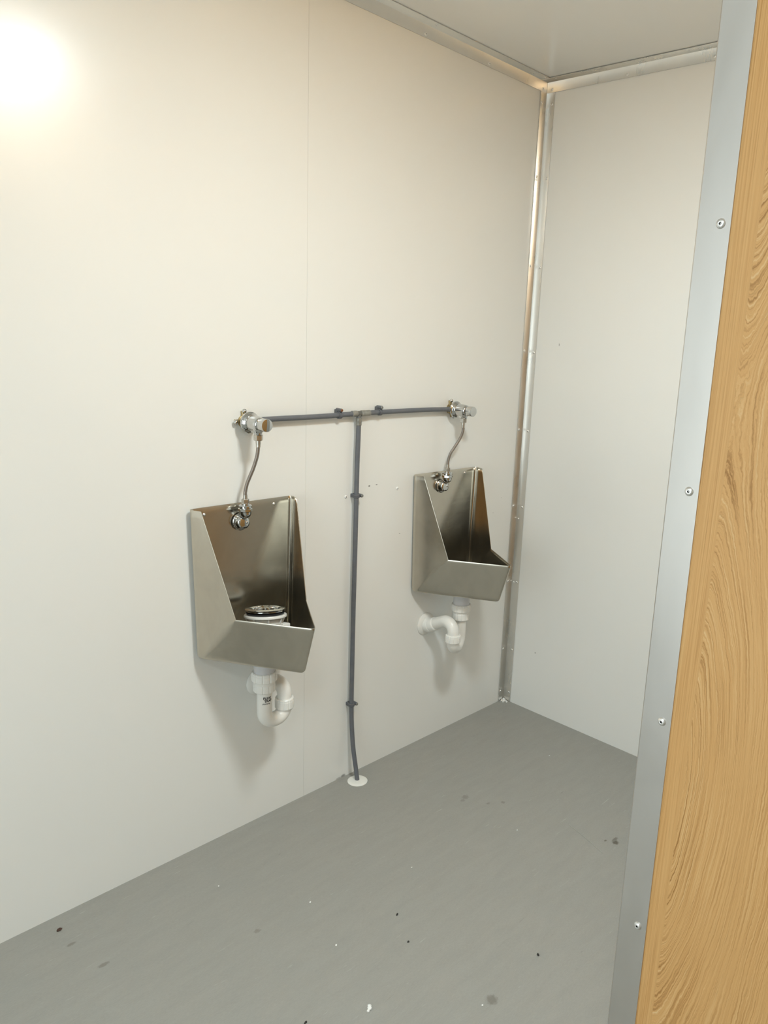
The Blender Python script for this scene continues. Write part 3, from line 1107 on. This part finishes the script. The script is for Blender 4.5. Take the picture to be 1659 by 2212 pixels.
# the biggest white chip has two lobes
b = B()
for (ox, oy, r0) in ((0.0, 0.0, 0.0052), (0.0035, 0.004, 0.0048), (-0.006, -0.003, 0.0034)):
    bm2 = B()
    bmesh.ops.create_icosphere(bm2, subdivisions=2, radius=r0)
    for v in bm2.verts:
        v.co = v.co * (1 + random.uniform(-0.2, 0.2))
        v.co.z = max(0, v.co.z * 0.6 + r0 * 0.35)
        v.co += Vector((-1.453 + ox, -0.7755 + oy, 0.0001))
    tmp = bpy.data.meshes.new('tmp')
    bm2.to_mesh(tmp)
    bm2.free()
    b.from_mesh(tmp)
    bpy.data.meshes.remove(tmp)
tag(obj('plaster_chip', b, M['chip'], None, (-1.453, -0.7755, 0), smooth=0), 'lumpy white plaster chip on the grey floor, the largest crumb in view', 'debris', G)
crumb('plaster_crumb', -1.0477, -0.5012, 0.0026, 0.0024, 0.002, M['chip'], 'tiny white crumb in the middle of the grey floor, beneath the collared pipe', 'debris', 0, G, 1)
crumb('plaster_crumb', -1.3404, -0.4111, 0.0027, 0.0022, 0.002, M['chip'], 'tiny white crumb on the floor below the printed trap', 'debris', 0, G, 1)
crumb('plaster_crumb', -1.3874, -0.5771, 0.0025, 0.0026, 0.002, M['chip'], 'tiny white crumb on the floor just beyond the largest plaster chip', 'debris', 0, G, 1)
crumb('plaster_crumb', -1.4791, -0.1875, 0.0024, 0.0024, 0.002, M['chip'], 'tiny white crumb on the floor closest to the urinal wall', 'debris', 0, G, 1)
crumb('plaster_crumb', -1.2654, -0.9536, 0.0026, 0.0022, 0.002, M['chip'], 'tiny white crumb beside the brown floor stain at the bottom edge', 'debris', 0, G, 1)
crumb('plaster_crumb', -0.6863, -0.6065, 0.0024, 0.0022, 0.002, M['chip'], 'tiny white crumb on the floor before the pale thread', 'debris', 0, G, 1)
crumb('plaster_crumb', -0.2408, -0.4142, 0.0028, 0.0026, 0.002, M['chip'], 'tiny white crumb on the far floor near the end wall', 'debris', 0, G, 1)
crumb('dark_crumb', -1.0505, -0.9544, 0.0050, 0.0024, 0.0022, M['crumb'], 'small black sliver on the floor nearest the partition', 'debris', math.radians(60), G)
crumb('dark_crumb', -1.2053, -0.6067, 0.0042, 0.0022, 0.0020, M['crumb'], 'small black sliver in the middle of the grey floor', 'debris', math.radians(20), G)
crumb('dark_crumb', -1.251, -0.6953, 0.0030, 0.0024, 0.0020, M['crumb'], 'black speck on the floor beside the small black sliver', 'debris', 0, G)
crumb('dark_crumb', -1.5773, -0.7038, 0.0046, 0.0022, 0.0020, M['crumb'], 'black sliver on the floor at the bottom edge, beyond the largest plaster chip', 'debris', 0.3, G)
crumb('brown_crumb', -1.8428, -0.0545, 0.0062, 0.0036, 0.0035, M['brown'], 'brown crumb on the floor at the foot of the urinal wall', 'debris', 0.2, G)
# pale thread
b = B()
tube(b, smoothpath([(-0.5415, -0.7050, 0.0012), (-0.5445, -0.7130, 0.0012), (-0.5530, -0.7480, 0.001), (-0.5649, -0.7905, 0.001), (-0.5770, -0.8270, 0.001), (-0.5870, -0.8560, 0.001)], 6), 0.0006, 8)
tag(obj('thread', b, M['hair'], None, (-0.5649, -0.79, 0), smooth=60), 'pale fine thread lying on the grey floor near the brown stain', 'thread')
# plaster dust in the corner
b = B()
for k in range(34):
    r0 = random.uniform(0.0014, 0.0042)
    a, d = random.uniform(PI, 1.5 * PI), random.uniform(0.004, 0.026)
    bm2 = B()
    bmesh.ops.create_icosphere(bm2, subdivisions=1, radius=r0)
    for v in bm2.verts:
        v.co = v.co * (1 + random.uniform(-0.25, 0.25))
        v.co.z = max(0, v.co.z * 0.8 + r0 * 0.4 + max(0, (0.020 - d)) * random.uniform(0, 0.5))
        v.co += Vector((-0.003 + d * math.cos(a) - r0, -0.003 + d * math.sin(a) - r0, 0.0001))
    tmp = bpy.data.meshes.new('tmp')
    bm2.to_mesh(tmp)
    bm2.free()
    b.from_mesh(tmp)
    bpy.data.meshes.remove(tmp)
o = tag(obj('plaster_dust', b, M['chip'], None, (-0.01, -0.01, 0), smooth=0), 'crumbly white plaster dust heaped at the foot of the corner trim', 'debris')
o['kind'] = 'stuff'

# ------------------------------------------------------------------ lamp housings on the ceiling
for (x, y, lbl) in ((-1.32, -1.30, 'round white ceiling lamp above the urinals'), (-2.8, -2.0, 'round white ceiling lamp added behind the viewer as fill')):  # the second lamp is an added, unseen fill
    r = thing('ceiling_lamp', lbl, 'lamp', (x, y, H), 'round ceiling lamps')
    b = B()
    lathe(b, (x, y, H), (0, 0, -1), [(0, 0.19), (0.030, 0.19), (0.042, 0.182), (0.044, 0.176), (0.036, 0.174)], 48)
    obj('lamp_housing', b, M['lens'], r, smooth=40)
